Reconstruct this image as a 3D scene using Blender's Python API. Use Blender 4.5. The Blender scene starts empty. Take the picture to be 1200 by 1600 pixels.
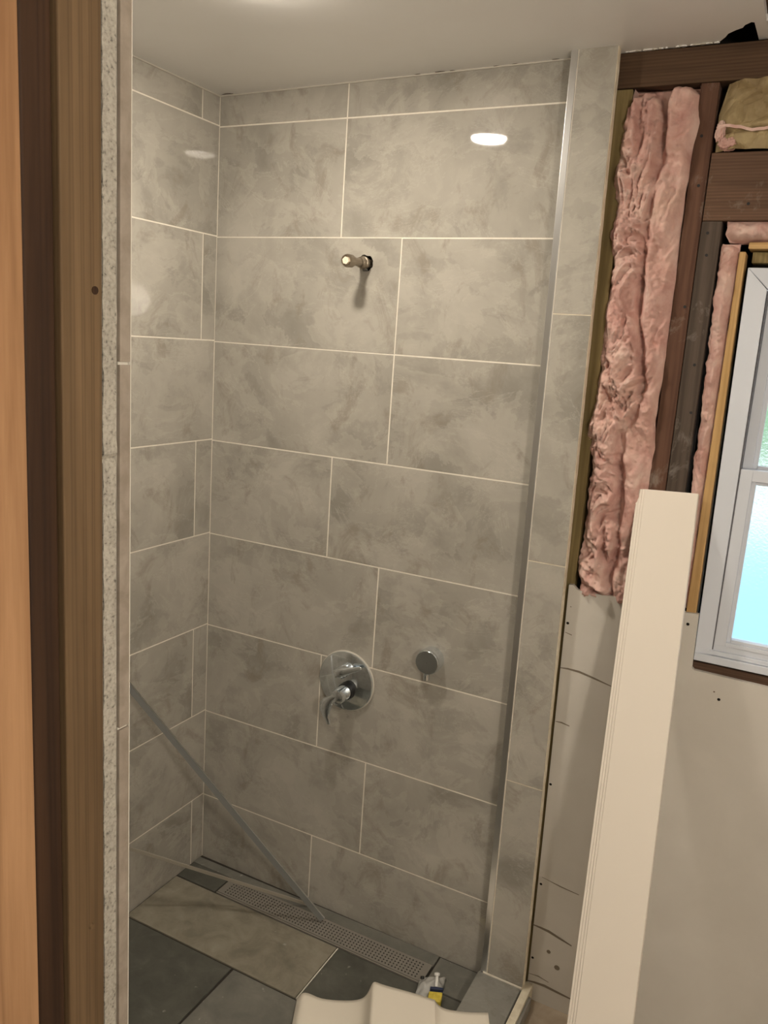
import bpy, bmesh, math, random
from mathutils import Vector, Matrix, noise

C = bpy.context.scene.collection
S = bpy.context.scene
R = random.Random(7)
PI = math.pi

# ------------------------------------------------------------------ camera
cam_d = bpy.data.cameras.new('camera')
cam = bpy.data.objects.new('camera', cam_d)
C.objects.link(cam)
cam_d.sensor_fit = 'VERTICAL'
cam_d.sensor_height = 36.0
cam_d.lens = 1278.86 / 1600 * 36.0
cam_d.clip_start = 0.02
cam.matrix_world = Matrix((
    (0.88489471, -0.15091711, 0.4406647, 1.65613364),
    (0.46103149, 0.14887841, -0.8748058, -2.04743669),
    (0.0664177, 0.97727133, 0.20131926, 1.80108671),
    (0, 0, 0, 1)))
S.camera = cam

# ------------------------------------------------------------------ world, exposure
w = bpy.data.worlds.new('sky')
S.world = w
w.use_nodes = True
w.node_tree.nodes['Background'].inputs[0].default_value = (0.86, 0.94, 1.0, 1)
w.node_tree.nodes['Background'].inputs[1].default_value = 1.7
S.view_settings.view_transform = 'Standard'
S.view_settings.look = 'None'
S.view_settings.gamma = 1
S.view_settings.use_curve_mapping = False
S.view_settings.exposure = 0.14

LAMPS = [  # x, y, emission of the lens, warm colour
    (0.60, -0.625, 350.0),
    (2.05, -3.35, 120.0),  # unseen room lamp, assumed and added for its light
]
FILL_GLOBE = (2.40, -2.12, 1.98, .105, 112.0)   # unseen globe lamp, added to light the ceiling and shower
LAMP_COL = (1.0, 0.89, 0.745)


def ceil_z(x):
    return 2.474 + 0.0117 * x


# ------------------------------------------------------------------ materials
def mat(name, col=(.5, .5, .5), rough=.6, metal=0.0, spec=.5, trans=0.0, ior=1.45, emit=None, alpha=None):
    m = bpy.data.materials.new(name)
    m.use_nodes = True
    b = m.node_tree.nodes['Principled BSDF']
    b.inputs['Base Color'].default_value = (*col, 1)
    b.inputs['Roughness'].default_value = rough
    b.inputs['Metallic'].default_value = metal
    b.inputs['Specular IOR Level'].default_value = spec
    b.inputs['Transmission Weight'].default_value = trans
    b.inputs['IOR'].default_value = ior
    if emit:
        b.inputs['Emission Color'].default_value = (*emit[0], 1)
        b.inputs['Emission Strength'].default_value = emit[1]
    if alpha is not None:
        b.inputs['Alpha'].default_value = alpha
    return m


class NT:
    """tiny node-graph helper"""
    def __init__(self, m):
        self.t = m.node_tree
        self.b = self.t.nodes['Principled BSDF']

    def n(self, kind, **kw):
        nd = self.t.nodes.new(kind)
        for k, v in kw.items():
            if k in nd.inputs:
                nd.inputs[k].default_value = v
            else:
                setattr(nd, k, v)
        return nd

    def l(self, a, b):
        self.t.links.new(a, b)

    def coord(self, out='Object', scale=(1, 1, 1), loc=(0, 0, 0)):
        tc = self.n('ShaderNodeTexCoord')
        mp = self.n('ShaderNodeMapping')
        mp.inputs['Scale'].default_value = scale
        mp.inputs['Location'].default_value = loc
        self.l(tc.outputs[out], mp.inputs['Vector'])
        return mp.outputs['Vector']

    def noise(self, vec, scale, detail=4, rough=.5, dist=0.0):
        nd = self.n('ShaderNodeTexNoise')
        nd.inputs['Scale'].default_value = scale
        nd.inputs['Detail'].default_value = detail
        nd.inputs['Roughness'].default_value = rough
        nd.inputs['Distortion'].default_value = dist
        self.l(vec, nd.inputs['Vector'])
        return nd.outputs['Fac']

    def ramp(self, fac, stops):
        r = self.n('ShaderNodeValToRGB')
        e = r.color_ramp.elements
        while len(e) < len(stops):
            e.new(.5)
        for i, (p, c) in enumerate(stops):
            e[i].position = p
            e[i].color = (*c, 1) if not isinstance(c, float) else (c, c, c, 1)
        self.l(fac, r.inputs['Fac'])
        return r.outputs['Color']

    def mix(self, a, b, fac, mode='MIX'):
        m = self.n('ShaderNodeMix')
        m.data_type = 'RGBA'
        m.blend_type = mode
        for s, v in ((6, a), (7, b)):
            if isinstance(v, tuple):
                m.inputs[s].default_value = (*v, 1)
            else:
                self.l(v, m.inputs[s])
        if isinstance(fac, (int, float)):
            m.inputs[0].default_value = fac
        else:
            self.l(fac, m.inputs[0])
        return m.outputs[2]

    def bump(self, fac, strength=.3, dist=.002):
        bp = self.n('ShaderNodeBump')
        bp.inputs['Strength'].default_value = strength
        bp.inputs['Distance'].default_value = dist
        self.l(fac, bp.inputs['Height'])
        self.l(bp.outputs['Normal'], self.b.inputs['Normal'])


def tile_mat(name, tint=(1, 1, 1), rough=.035):
    m = mat(name, rough=rough, spec=.5)
    g = NT(m)
    c = lambda k: (.95 * k * tint[0], .95 * k * .945 * tint[1], .95 * k * .835 * tint[2])
    big = g.noise(g.coord('UV'), 3.0, 3, .5, .25)
    cl = g.noise(g.coord('UV', (1, 1, 1), (4, 4, 0)), 5.5, 9, .66, .35)
    col = g.mix(g.ramp(big, [(.36, c(.30)), (.50, c(.385)), (.62, c(.46))]),
                g.ramp(cl, [(.36, c(.27)), (.455, c(.355)), (.475, c(.41)), (.56, c(.44)), (.60, c(.475)), (.7, c(.49))]), .55)
    # torn, crisp edged lighter clouds
    t1 = g.ramp(g.noise(g.coord('UV', (1, 1.25, 1), (9, 2, 0)), 4.2, 10, .62, .5), [(.50, 0.0), (.515, .75), (.62, .25), (.80, 0.0)])
    col = g.mix(col, c(.52), g.mix((0, 0, 0), t1, .45))
    # smoky brown streaks
    b1 = g.ramp(g.noise(g.coord('UV', (1.5, 1, 1), (5, 1, 0)), 5.5, 7, .68, .9), [(.55, 0.0), (.66, 1.0), (.8, .7)])
    col = g.mix(col, (.235 * tint[0], .205 * tint[1], .165 * tint[2]), g.mix((0, 0, 0), b1, .50))
    vn = g.ramp(g.noise(g.coord('UV', (.8, 1.4, 1), (2, 9, 0)), 3.0, 8, .7, .9), [(.0, 0.0), (.494, 0.0), (.50, 1.0), (.507, 0.0)])
    col = g.mix(col, c(.56), g.mix((0, 0, 0), vn, .35))
    g.l(col, g.b.inputs['Base Color'])
    return m


def wood_mat(name, dark, light, axis='Z', scale=1.0, rough=.7, knots=.0, dirt=None):
    m = mat(name, rough=rough, spec=.25)
    g = NT(m)
    s = {'Z': (26, 26, 1.1), 'X': (1.1, 26, 26), 'Y': (26, 1.1, 26)}[axis]
    v = g.coord('Object', tuple(k * scale for k in s))
    n1 = g.noise(v, 1.0, 5, .6, 1.1)
    s2 = tuple(k * 3.2 * scale for k in s)
    n2 = g.noise(g.coord('Object', s2), 1.0, 4, .65, .3)
    wv = g.n('ShaderNodeTexWave')
    wv.wave_type = 'RINGS'
    wv.rings_direction = axis
    wv.inputs['Scale'].default_value = 1.0
    wv.inputs['Distortion'].default_value = 3.2
    wv.inputs['Detail'].default_value = 3
    wv.inputs['Detail Scale'].default_value = .55
    sw = {'Z': (46, 46, 2.2), 'X': (2.2, 46, 46), 'Y': (46, 2.2, 46)}[axis]
    off = {'Z': (-51.5, 76.8, 0), 'X': (0, .8, -108), 'Y': (0, 0, 0)}[axis]
    g.l(g.coord('Object', tuple(k * scale for k in sw), tuple(k * scale for k in off)), wv.inputs['Vector'])
    mid = tuple((a + b) / 2 for a, b in zip(dark, light))
    c1 = g.ramp(n1, [(.34, dark), (.5, mid), (.66, light)])
    c2 = g.ramp(n2, [(.35, tuple(x * .8 for x in dark)), (.65, light)])
    col = g.mix(c1, c2, .35)
    col = g.mix(col, tuple(x * .72 for x in dark), g.ramp(wv.outputs['Fac'], [(.0, .0), (.45, 0.0), (.85, .50), (1, .15)]))
    if dirt:
        dn = g.ramp(g.noise(g.coord('Object', (9, 9, 5)), 1.0, 6, .7, .5), [(.58, 0.0), (.68, 1.0)])
        col = g.mix(col, dirt, g.mix((0, 0, 0), dn, .5))
    g.l(col, g.b.inputs['Base Color'])
    g.bump(n2, .35, .0012)
    return m


def noisy_mat(name, a, b, scale=30, rough=.8, bump=.3, bd=.002, dist=.3, spec=.3, detail=5):
    m = mat(name, rough=rough, spec=spec)
    g = NT(m)
    n1 = g.noise(g.coord('Object'), scale, detail, .6, dist)
    g.l(g.ramp(n1, [(.35, a), (.65, b)]), g.b.inputs['Base Color'])
    if bump:
        g.bump(n1, bump, bd)
    return m


def slate_mat(name, a, b, c, rough=.45):
    m = mat(name, rough=rough, spec=.4)
    g = NT(m)
    v = g.coord('UV')
    n1 = g.noise(v, 5, 7, .65, .45)
    n2 = g.noise(v, 13, 8, .66, .7)
    col = g.mix(g.ramp(n1, [(.35, a), (.62, b)]), g.ramp(n2, [(.38, a), (.56, b), (.72, c)]), .4)
    sp = g.ramp(g.noise(v, 34, 3, .5, .2), [(.70, 0.0), (.74, 1.0)])
    col = g.mix(col, (.42, .41, .37), g.mix((0, 0, 0), sp, .5))
    g.l(col, g.b.inputs['Base Color'])
    g.bump(n2, .35, .002)
    return m


M = {}
M['tile'] = tile_mat('grey_marble_tile')
M['tile_curb'] = tile_mat('grey_marble_tile_curb', (.62, .64, .66), .3)
M['grout'] = noisy_mat('cream_grout', (.74, .69, .60), (.80, .76, .68), 60, .9, .1)
M['dark_joint'] = mat('dark_joint', (.035, .03, .025), .9)
M['slate_dark'] = slate_mat('dark_slate', (.070, .070, .060), (.115, .115, .098), (.19, .185, .165))
M['slate_grey'] = slate_mat('grey_slate', (.13, .13, .115), (.20, .195, .17), (.27, .26, .23))
M['slate_olive'] = slate_mat('olive_slate', (.17, .155, .12), (.29, .265, .21), (.38, .355, .29))
M['ceiling'] = noisy_mat('ceiling_paint', (.85, .84, .82), (.87, .865, .85), 4, .33, .0, spec=.4)
M['drywall'] = noisy_mat('drywall_paper', (.58, .55, .50), (.62, .59, .54), 5, .75, .05)
M['plaster_band'] = mat('joint_compound', (.64, .61, .55), .8)
m = mat('cement_board', rough=.95, spec=.2)
g = NT(m)
n1 = g.noise(g.coord('Object'), 330, 3, .6, .2)
n2 = g.noise(g.coord('Object', (1, 1, .5)), 60, 4, .6, .2)
pit = g.ramp(n1, [(.33, (.05, .045, .04)), (.38, (.23, .21, .18)), (.6, (.36, .335, .285))])
g.l(g.mix(pit, g.ramp(n2, [(.3, (.20, .185, .16)), (.6, (.36, .335, .29))]), .35), g.b.inputs['Base Color'])
g.bump(n1, .6, .002)
M['backer'] = m
M['tile_edge'] = noisy_mat('raw_tile_edge', (.20, .165, .13), (.27, .23, .19), 40, .7, .2)
M['backer_pale'] = noisy_mat('pale_board_edge', (.64, .57, .44), (.80, .74, .60), 40, .9, .5)
M['cedar'] = wood_mat('fir_orange', (.19, .095, .042), (.36, .205, .105), 'Z', .8)
M['brown_stud'] = wood_mat('aged_fir', (.085, .052, .025), (.150, .096, .050), 'Z', 1.0)
M['shade_stud'] = wood_mat('shadow_dark_fir', (.018, .008, .004), (.050, .024, .011), 'Z', .9)  # very dark colour stands in for the shadow band; the knot shares it
M['treated'] = wood_mat('treated_pine', (.17, .125, .05), (.36, .28, .13), 'Z', 1.0)
M['old_stud'] = wood_mat('old_red_stud', (.085, .042, .028), (.16, .085, .055), 'Z', 1.0, .8, dirt=(.3, .26, .22))
M['old_grey'] = wood_mat('old_grey_stud', (.06, .045, .035), (.115, .088, .07), 'Z', 1.0, .8, dirt=(.33, .30, .27))
M['old_beam'] = wood_mat('old_beam', (.06, .034, .02), (.125, .075, .045), 'X', 1.0, .8)
M['old_header'] = wood_mat('old_header', (.085, .05, .033), (.17, .10, .065), 'X', 1.0, .8, dirt=(.3, .26, .22))
M['new_pine'] = wood_mat('new_pine', (.52, .32, .13), (.70, .48, .24), 'Z', .8)
M['new_pine_x'] = wood_mat('new_pine_across', (.52, .32, .13), (.70, .48, .24), 'X', .8)
M['sheathing'] = wood_mat('sheathing_boards', (.03, .02, .014), (.06, .042, .03), 'X', .6)
M['subfloor'] = noisy_mat('subfloor', (.30, .24, .18), (.42, .35, .27), 12, .8, .2)
M['alu'] = mat('satin_aluminium', (.72, .72, .72), .28, 1.0)
M['chrome'] = mat('chrome', (.80, .86, .92), .09, 1.0)
M['steel'] = mat('brushed_steel', (.30, .28, .25), .42, .35)
M['steel_dark'] = mat('drain_channel', (.02, .02, .02), .7)
M['galv'] = mat('grey_metal_strip', (.20, .205, .20), .4, 0.0)
M['galv_light'] = mat('pale_plastic_strip', (.33, .30, .25), .5)
M['black'] = mat('black_rubber', (.012, .012, .012), .5)
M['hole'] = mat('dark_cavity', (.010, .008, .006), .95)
M['brass'] = mat('dull_pipe', (.36, .31, .25), .38, 1.0)
M['plug'] = mat('cream_plug', (.80, .70, .55), .5)
M['whiteboard'] = mat('primed_white', (.80, .74, .66), .55, spec=.3)
M['vinyl'] = mat('white_vinyl', (.66, .70, .78), .4)
M['vinyl_line'] = mat('grey_gasket', (.12, .12, .14), .6)
M['foam'] = mat('white_foam_sheet', (.82, .76, .66), .7, spec=.2)
M['plastic'] = mat('clear_bag', (.80, .80, .77), .22, trans=.55, ior=1.3)
M['yellow'] = noisy_mat('yellow_label', (.55, .42, .05), (.72, .58, .10), 80, .5, 0)
M['blue_label'] = mat('dark_blue_label', (.02, .03, .08), .4)
M['white_gloss'] = mat('white_plastic', (.8, .8, .78), .35)
M['caulk'] = mat('dusty_caulk', (.55, .52, .46), .8)
M['mark'] = mat('brown_scuff', (.20, .165, .125), .8)
M['lens'] = mat('lamp_lens', (1, 1, 1), .4, emit=(LAMP_COL, 1.0))

# pink fibreglass
m = mat('pink_fibreglass', rough=.95, spec=.1)
g = NT(m)
v = g.coord('Object')
n1 = g.noise(v, 14, 6, .6, .4)
n2 = g.noise(g.coord('Object', (300, 300, 60)), 1.0, 4, .7, 1.5)
col = g.ramp(n1, [(.30, (.52, .29, .25)), (.5, (.66, .42, .37)), (.70, (.78, .58, .51))])
col = g.mix(col, (.72, .52, .42), g.ramp(g.noise(v, 5, 4, .6, .5), [(.5, 0.0), (.75, .6)]))
g.l(col, g.b.inputs['Base Color'])
g.b.inputs['Subsurface Weight'].default_value = .15
g.b.inputs['Subsurface Radius'].default_value = (.012, .006, .005)
g.bump(g.mix(g.ramp(n1, [(0, 0.0), (1, 1.0)]), g.ramp(n2, [(0, 0.0), (1, 1.0)]), .6), .7, .004)
M['pink'] = m
# kraft paper
M['kraft'] = noisy_mat('kraft_facing', (.25, .18, .09), (.42, .33, .18), 14, .55, .25, .002)
# obscured window glass
m = mat('obscured_glass', (.93, .97, .98), .22, trans=1.0, ior=1.3)
g = NT(m)
g.bump(g.noise(g.coord('Object'), 160, 3, .5, .3), .5, .002)
M['frosted'] = m


# ------------------------------------------------------------------ mesh helpers
class MB:
    def __init__(self):
        self.v, self.f, self.m, self.mats, self.uvo = [], [], [], [], []
        self.smooth = []

    def mi(self, mt):
        if mt not in self.mats:
            self.mats.append(mt)
        return self.mats.index(mt)

    def raw(self, vs, fs, mt, smooth=False, uvo=(0, 0)):
        o = len(self.v)
        self.v += [tuple(p) for p in vs]
        i = self.mi(mt)
        for f in fs:
            self.f.append([o + k for k in f])
            self.m.append(i)
            self.smooth.append(smooth)
            self.uvo.append(uvo)
        return self

    def box(self, x0, x1, y0, y1, z0, z1, mt, uvo=(0, 0)):
        return self.hexa([(x0, y0, z0), (x1, y0, z0), (x1, y1, z0), (x0, y1, z0),
                          (x0, y0, z1), (x1, y0, z1), (x1, y1, z1), (x0, y1, z1)], mt, uvo)

    def hexa(self, p, mt, uvo=(0, 0)):
        return self.raw(p, [(3, 2, 1, 0), (4, 5, 6, 7), (0, 1, 5, 4), (1, 2, 6, 5), (2, 3, 7, 6), (3, 0, 4, 7)], mt, False, uvo)

    def tile(self, x0, x1, y0, y1, z0, z1, mt, front, b=.0009, uvo=None):
        """slab whose 'front' face ('-y','+x','+z') has a tiny chamfer"""
        uvo = uvo or (R.uniform(0, 40), R.uniform(0, 40))
        if front == '-y':
            p = [(x0 + b, y0, z0 + b), (x1 - b, y0, z0 + b), (x1, y1, z0), (x0, y1, z0),
                 (x0 + b, y0, z1 - b), (x1 - b, y0, z1 - b), (x1, y1, z1), (x0, y1, z1)]
        elif front == '+x':
            p = [(x0, y0, z0), (x1, y0 + b, z0 + b), (x1, y1 - b, z0 + b), (x0, y1, z0),
                 (x0, y0, z1), (x1, y0 + b, z1 - b), (x1, y1 - b, z1 - b), (x0, y1, z1)]
        else:
            p = [(x0, y0, z0), (x1, y0, z0), (x1, y1, z0), (x0, y1, z0),
                 (x0 + b, y0 + b, z1), (x1 - b, y0 + b, z1), (x1 - b, y1 - b, z1), (x0 + b, y1 - b, z1)]
        return self.hexa(p, mt, uvo)

    def cyl(self, a, b, r0, r1=None, n=32, mt=None, caps=True):
        r1 = r0 if r1 is None else r1
        return self.lathe(a, b, [(0, 0)] * caps + [(0, r0), (1, r1)] + [(1, 0)] * caps, n, mt)

    def lathe(self, a, b, prof, n, mt):
        """prof: (fraction along a-b, radius)"""
        a, b = Vector(a), Vector(b)
        d = b - a
        z = d.normalized()
        x = z.orthogonal().normalized()
        y = z.cross(x)
        vs, fs = [], []
        for t, r in prof:
            for k in range(n):
                an = 2 * PI * k / n
                vs.append(a + d * t + (x * math.cos(an) + y * math.sin(an)) * max(r, 1e-5))
        for i in range(len(prof) - 1):
            for k in range(n):
                k2 = (k + 1) % n
                fs.append((i * n + k, i * n + k2, (i + 1) * n + k2, (i + 1) * n + k))
        return self.raw(vs, fs, mt, True)

    def build(self, name, parent=None, bevel=0, autosmooth=True):
        me = bpy.data.meshes.new(name)
        me.from_pydata(self.v, [], self.f)
        for mt in self.mats:
            me.materials.append(M[mt] if isinstance(mt, str) else mt)
        me.polygons.foreach_set('material_index', self.m)
        me.polygons.foreach_set('use_smooth', self.smooth)
        uv = me.uv_layers.new(name='UVMap')
        for p, o in zip(me.polygons, self.uvo):
            n = p.normal
            ax = max(range(3), key=lambda i: abs(n[i]))
            for li in p.loop_indices:
                c = me.vertices[me.loops[li].vertex_index].co
                u = (c.y, c.z) if ax == 0 else (c.x, c.z) if ax == 1 else (c.x, c.y)
                uv.data[li].uv = (u[0] + o[0], u[1] + o[1])
        me.update()
        if any(self.smooth):
            me.set_sharp_from_angle(angle=math.radians(38))
        ob = bpy.data.objects.new(name, me)
        C.objects.link(ob)
        if parent:
            ob.parent = parent
            ob.matrix_parent_inverse = parent.matrix_basis.inverted()
        if bevel:
            bv = ob.modifiers.new('bevel', 'BEVEL')
            bv.width = bevel
            bv.segments = 3
            bv.limit_method = 'ANGLE'
            bv.angle_limit = math.radians(40)
        return ob


def fix_normals(ob):
    bm = bmesh.new()
    bm.from_mesh(ob.data)
    bmesh.ops.recalc_face_normals(bm, faces=bm.faces)
    bm.to_mesh(ob.data)
    bm.free()
    return ob


def tag(o, label=None, cat=None, group=None, kind=None):
    if label: o['label'] = label
    if cat: o['category'] = cat
    if group: o['group'] = group
    if kind: o['kind'] = kind
    return o


def struct(o):
    o['kind'] = 'structure'
    return o


def empty(name, loc=(0, 0, 0)):
    o = bpy.data.objects.new(name, None)
    o.location = loc
    o.empty_display_size = .05
    C.objects.link(o)
    return o


# ------------------------------------------------------------------ tiled walls
ZR = [2.3896, 2.0800, 1.7725, 1.4665, 1.1640, .8530, .5460, .2350]  # row joints, top to bottom
ZTOP = 2.52
ROW = [ZTOP] + ZR + [-.04]
J = .0012  # half a joint
G = .0006  # tile face stands this far off the grout

# back wall of the shower: joints of every course
BJ = {0: [.4337], 1: [.4337], 2: [.6235], 3: [.6235], 4: [.4433], 5: [.6205], 6: [.4433], 7: [.6205], 8: [.4433]}
HOLE = (.5185, 2.0135, .0215)


def holed_tile(mb, x0, x1, z0, z1, y, yb, mt, uvo):
    """a tile face with a ragged round hole; front face split around the hole"""
    cx, cz, r = HOLE
    n = 24
    ring = []
    rr = random.Random(3)
    for k in range(n):
        a = 2 * PI * k / n
        q = r * (1 + rr.uniform(-.10, .12)) * (1.22 if 2.0 < a < 2.6 else 1)
        ring.append((cx + q * math.cos(a), cz + q * math.sin(a)))
    def outer(a):
        c, s = math.cos(a), math.sin(a)
        t = min(((x1 - cx) / c if c > 1e-6 else (x0 - cx) / c if c < -1e-6 else 9),
                ((z1 - cz) / s if s > 1e-6 else (z0 - cz) / s if s < -1e-6 else 9))
        return (cx + c * t, cz + s * t)
    angs = sorted(set([2 * PI * k / n for k in range(n)] + [math.atan2(z - cz, x - cx) % (2 * PI) for x in (x0, x1) for z in (z0, z1)]))
    inn, out = [], []
    for a in angs:
        f = a / (2 * PI) * n
        k = int(f) % n
        t = f - int(f)
        p, q = ring[k], ring[(k + 1) % n]
        inn.append((p[0] * (1 - t) + q[0] * t, p[1] * (1 - t) + q[1] * t))
        out.append(outer(a))
    m_ = len(angs)
    vs = [(p[0], y, p[1]) for p in inn] + [(p[0], y, p[1]) for p in out] + [(p[0], yb, p[1]) for p in inn]
    fs = []
    for k in range(m_):
        k2 = (k + 1) % m_
        fs.append((k, k2, m_ + k2, m_ + k)[::1])
        fs.append((k2, k, 2 * m_ + k, 2 * m_ + k2))
    mb.raw(vs, [f for f in fs if True], mt, False, uvo)


mb = MB()
for i in range(9):
    z1, z0 = ROW[i] - J, ROW[i + 1] + J
    xs = [0.0] + BJ[i] + [1.125]
    for a, b in zip(xs[:-1], xs[1:]):
        uvo = (R.uniform(0, 40), R.uniform(0, 40))
        if i == 2 and a == 0.0:
            holed_tile(mb, a + J, b - J, z0, z1, -G, .035, 'tile', uvo)
        else:
            mb.tile(a + J, b - J, -G, .009, z0, z1, 'tile', '-y', uvo=uvo)
# grout bed leaves the pipe hole open
cx, cz, r = HOLE
for bx in ((-.03, cx - .03, -.04, ZTOP), (cx + .03, 1.125, -.04, ZTOP), (cx - .03, cx + .03, -.04, cz - .03), (cx - .03, cx + .03, cz + .03, ZTOP)):
    mb.box(bx[0], bx[1], 0, .01, bx[2], bx[3], 'grout')
mb.box(cx - .06, cx + .06, .035, .05, cz - .06, cz + .06, 'hole')
struct(mb.build('wall_back'))

# left wall of the shower
LJ = {0: [-.078, -.688], 1: [-.383, -.993], 2: [-.0635, -.673], 3: [-.385, -.995], 4: [-.0775, -.688], 5: [-.385, -.995],
      6: [-.0705, -.68], 7: [-.385, -.995], 8: [-.0605, -.67]}
mb = MB()
for i in range(9):
    z1, z0 = ROW[i] - J, ROW[i + 1] + J
    ys = [0.0] + LJ[i] + [LJ[i][-1] - .61, -1.575]
    for a, b in zip(ys[:-1], ys[1:]):
        if a - b > .01:
            mb.tile(-.009, G, b + J, a - J, z0 + .003, z1 + .003, 'tile', '+x')
mb.box(-.02, 0, -1.575, .01, -.04, ZTOP, 'grout')
struct(mb.build('wall_left'))

# near wall of the shower: its raw end is the vertical strip at the left of the picture
mb = MB()
XE = 1.18
for i in range(9):
    mb.box(0.0, XE - .003, -1.5712, -1.5604, ROW[i + 1] + J, ROW[i] - J, 'tile', (i * 3.1, i))
    mb.box(XE - .003, XE, -1.5716, -1.5604, ROW[i + 1] + J, ROW[i] - J, 'tile_edge')
mb.box(0.0, XE - .0022, -1.5714, -1.5612, -.04, ZTOP, 'caulk')
mb.box(XE - .0003, XE + .0004, -1.5608, -1.5602, -.04, ZTOP, 'caulk')
struct(mb.build('wall_front'))

# ragged cement board behind those tiles
mb = MB()
NZ = 620
vs, fs = [], []
for k in range(NZ + 1):
    z = -.04 + (ZTOP + .04) * k / NZ
    e1 = -1.5733 + .0011 * noise.noise(Vector((3, 0, z * 28))) + .0009 * noise.noise(Vector((8, 2, z * 90)))
    e0 = -1.5868 + .0013 * noise.noise(Vector((1, 5, z * 35))) + .0011 * noise.noise(Vector((4, 2, z * 120)))
    crack = .004 * math.exp(-((z - 1.699) / .0012) ** 2)
    xo = XE - .002 - crack + .0008 * noise.noise(Vector((9, 9, z * 60)))
    vs += [(.05, e0, z), (xo, e0, z), (xo + .0006 * noise.noise(Vector((2, 2, z * 90))), (e0 + e1) / 2, z), (xo, e1, z), (.05, e1, z)]
for k in range(NZ):
    for j in range(5):
        a, b = k * 5 + j, k * 5 + (j + 1) % 5
        fs.append((a, b, b + 5, a + 5))
fs += [(4, 3, 2, 1, 0), tuple(NZ * 5 + j for j in range(5))]
mb.raw(vs, fs, 'backer')
o = mb.build('cement_board')
tag(o, 'grey pitted cement board seen by its ragged upright edge beside the brown wall stud', 'cement board')
mb = MB()
mb.box(.05, XE - .006, -1.5886, -1.5869, -.04, ZTOP, 'hole')  # near-black strip stands in for the shade in the gap behind the board
struct(mb.build('gap_shade_strip'))

# ------------------------------------------------------------------ end column with the metal edge
def colx(z, top, bot):
    return bot + (top - bot) * (z / 2.486)


YC = -.05
cj = [1.8985, 1.2795, .6605]
mb = MB()
zz = [.052] + cj[::-1] + [2.50]
for a, b in zip(zz[:-1], zz[1:]):
    z0, z1 = a + J, b - J
    L0, L1 = colx(z0, 1.068, 1.083), colx(z1, 1.068, 1.083)
    R0, R1 = colx(z0, 1.156, 1.187), colx(z1, 1.156, 1.187)
    mb.hexa([(L0, YC, z0), (R0, YC, z0), (R0, YC + .009, z0), (L0, YC + .009, z0),
             (L1, YC, z1), (R1, YC, z1), (R1, YC + .009, z1), (L1, YC + .009, z1)], 'tile', (R.uniform(0, 9), R.uniform(0, 9)))
# board and thinset behind, its pale edge visible to the right
N = 90
vs, fs = [], []
for k in range(N + 1):
    z = -.04 + 2.54 * k / N
    l = colx(z, 1.062, 1.077)
    r = colx(z, 1.156, 1.187) + .0012 + .0012 * noise.noise(Vector((0, 0, z * 22)))
    vs += [(l, YC + .0006, z), (r - .003, YC + .0006, z), (r, YC + .004, z), (r, YC + .026, z), (l, YC + .026, z)]
for k in range(N):
    for j in range(5):
        a, b = k * 5 + j, k * 5 + (j + 1) % 5
        fs.append((a, b, b + 5, a + 5))
fs += [(4, 3, 2, 1, 0), tuple(N * 5 + j for j in range(5))]
mb.raw(vs, fs, 'backer_pale')
# return facing the shower, tiled
mb.hexa([(1.062, YC + .008, .05), (1.10, YC + .008, .05), (1.10, .0, .05), (1.066, .0, .05),
         (1.055, YC + .008, 2.49), (1.10, YC + .008, 2.49), (1.10, .0, 2.49), (1.058, .0, 2.49)], 'tile', (3, 3))
struct(mb.build('wall_return'))

mb = MB()
z0, z1 = .052, 2.488
def tp(z, a, b, y0, y1):
    return [(colx(z, *a), y0, z), (colx(z, *b), y0, z), (colx(z, *b), y1, z), (colx(z, *a), y1, z)]
mb.hexa(tp(z0, (1.0502, 1.0625), (1.0665, 1.0795), YC - .0012, YC + .012) + tp(z1, (1.0502, 1.0625), (1.0665, 1.0795), YC - .0012, YC + .012), 'alu')
mb.hexa(tp(z0, (1.0665, 1.0795), (1.0685, 1.0815), YC - .0004, YC + .008) + tp(z1, (1.0665, 1.0795), (1.0685, 1.0815), YC - .0004, YC + .008), 'grout')
struct(mb.build('trim_2', bevel=.001))

# ------------------------------------------------------------------ floor
mb = MB()
mb.box(-.02, 1.056, -1.575, .01, -.03, -.004, 'dark_joint')
F = 'tile_floor'
def ft(x0, x1, y0, y1, mt, z=0.0):
    mb.tile(x0 + .0015, x1 - .0015, y0 + .0015, y1 - .0015, -.012, z, mt, '+z', .0012)
mb.hexa([(.003, -.048, -.012), (.916, -.048, -.012), (.916, -.004, -.012), (.003, -.015, -.012),
         (.003, -.048, 0), (.916, -.048, 0), (.916, -.004, 0), (.003, -.015, 0)], 'slate_grey', (4, 4))
ft(.003, .166, -.135, -.049, 'slate_dark')
ft(.919, 1.054, -.133, -.005, 'slate_grey')
ft(.919, 1.054, -.27, -.134, 'slate_dark')
ft(.003, .637, -.368, -.136, 'slate_olive')
ft(.640, .918, -.368, -.136, 'slate_dark')
ft(.919, 1.054, -.368, -.271, 'slate_dark')
ft(.003, .421, -.70, -.370, 'slate_dark')
ft(.424, 1.054, -.70, -.370, 'slate_grey')
ft(.003, .70, -1.02, -.703, 'slate_olive')
ft(.703, 1.054, -1.02, -.703, 'slate_dark')
ft(.003, .421, -1.56, -1.023, 'slate_dark')
ft(.424, 1.054, -1.56, -1.023, 'slate_grey')
mb.box(.6372, .6400, -.366, -.138, -.01, .0003, 'grout')
# strip of bare mortar near the left wall
struct(mb.build('floor'))
mb = MB()
mb.box(1.19, 3.2, -4.2, .09, -.05, -.004, 'subfloor')
mb.box(-.5, 1.19, -4.2, -1.60, -.05, -.004, 'subfloor')
struct(mb.build('floor'))

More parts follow.
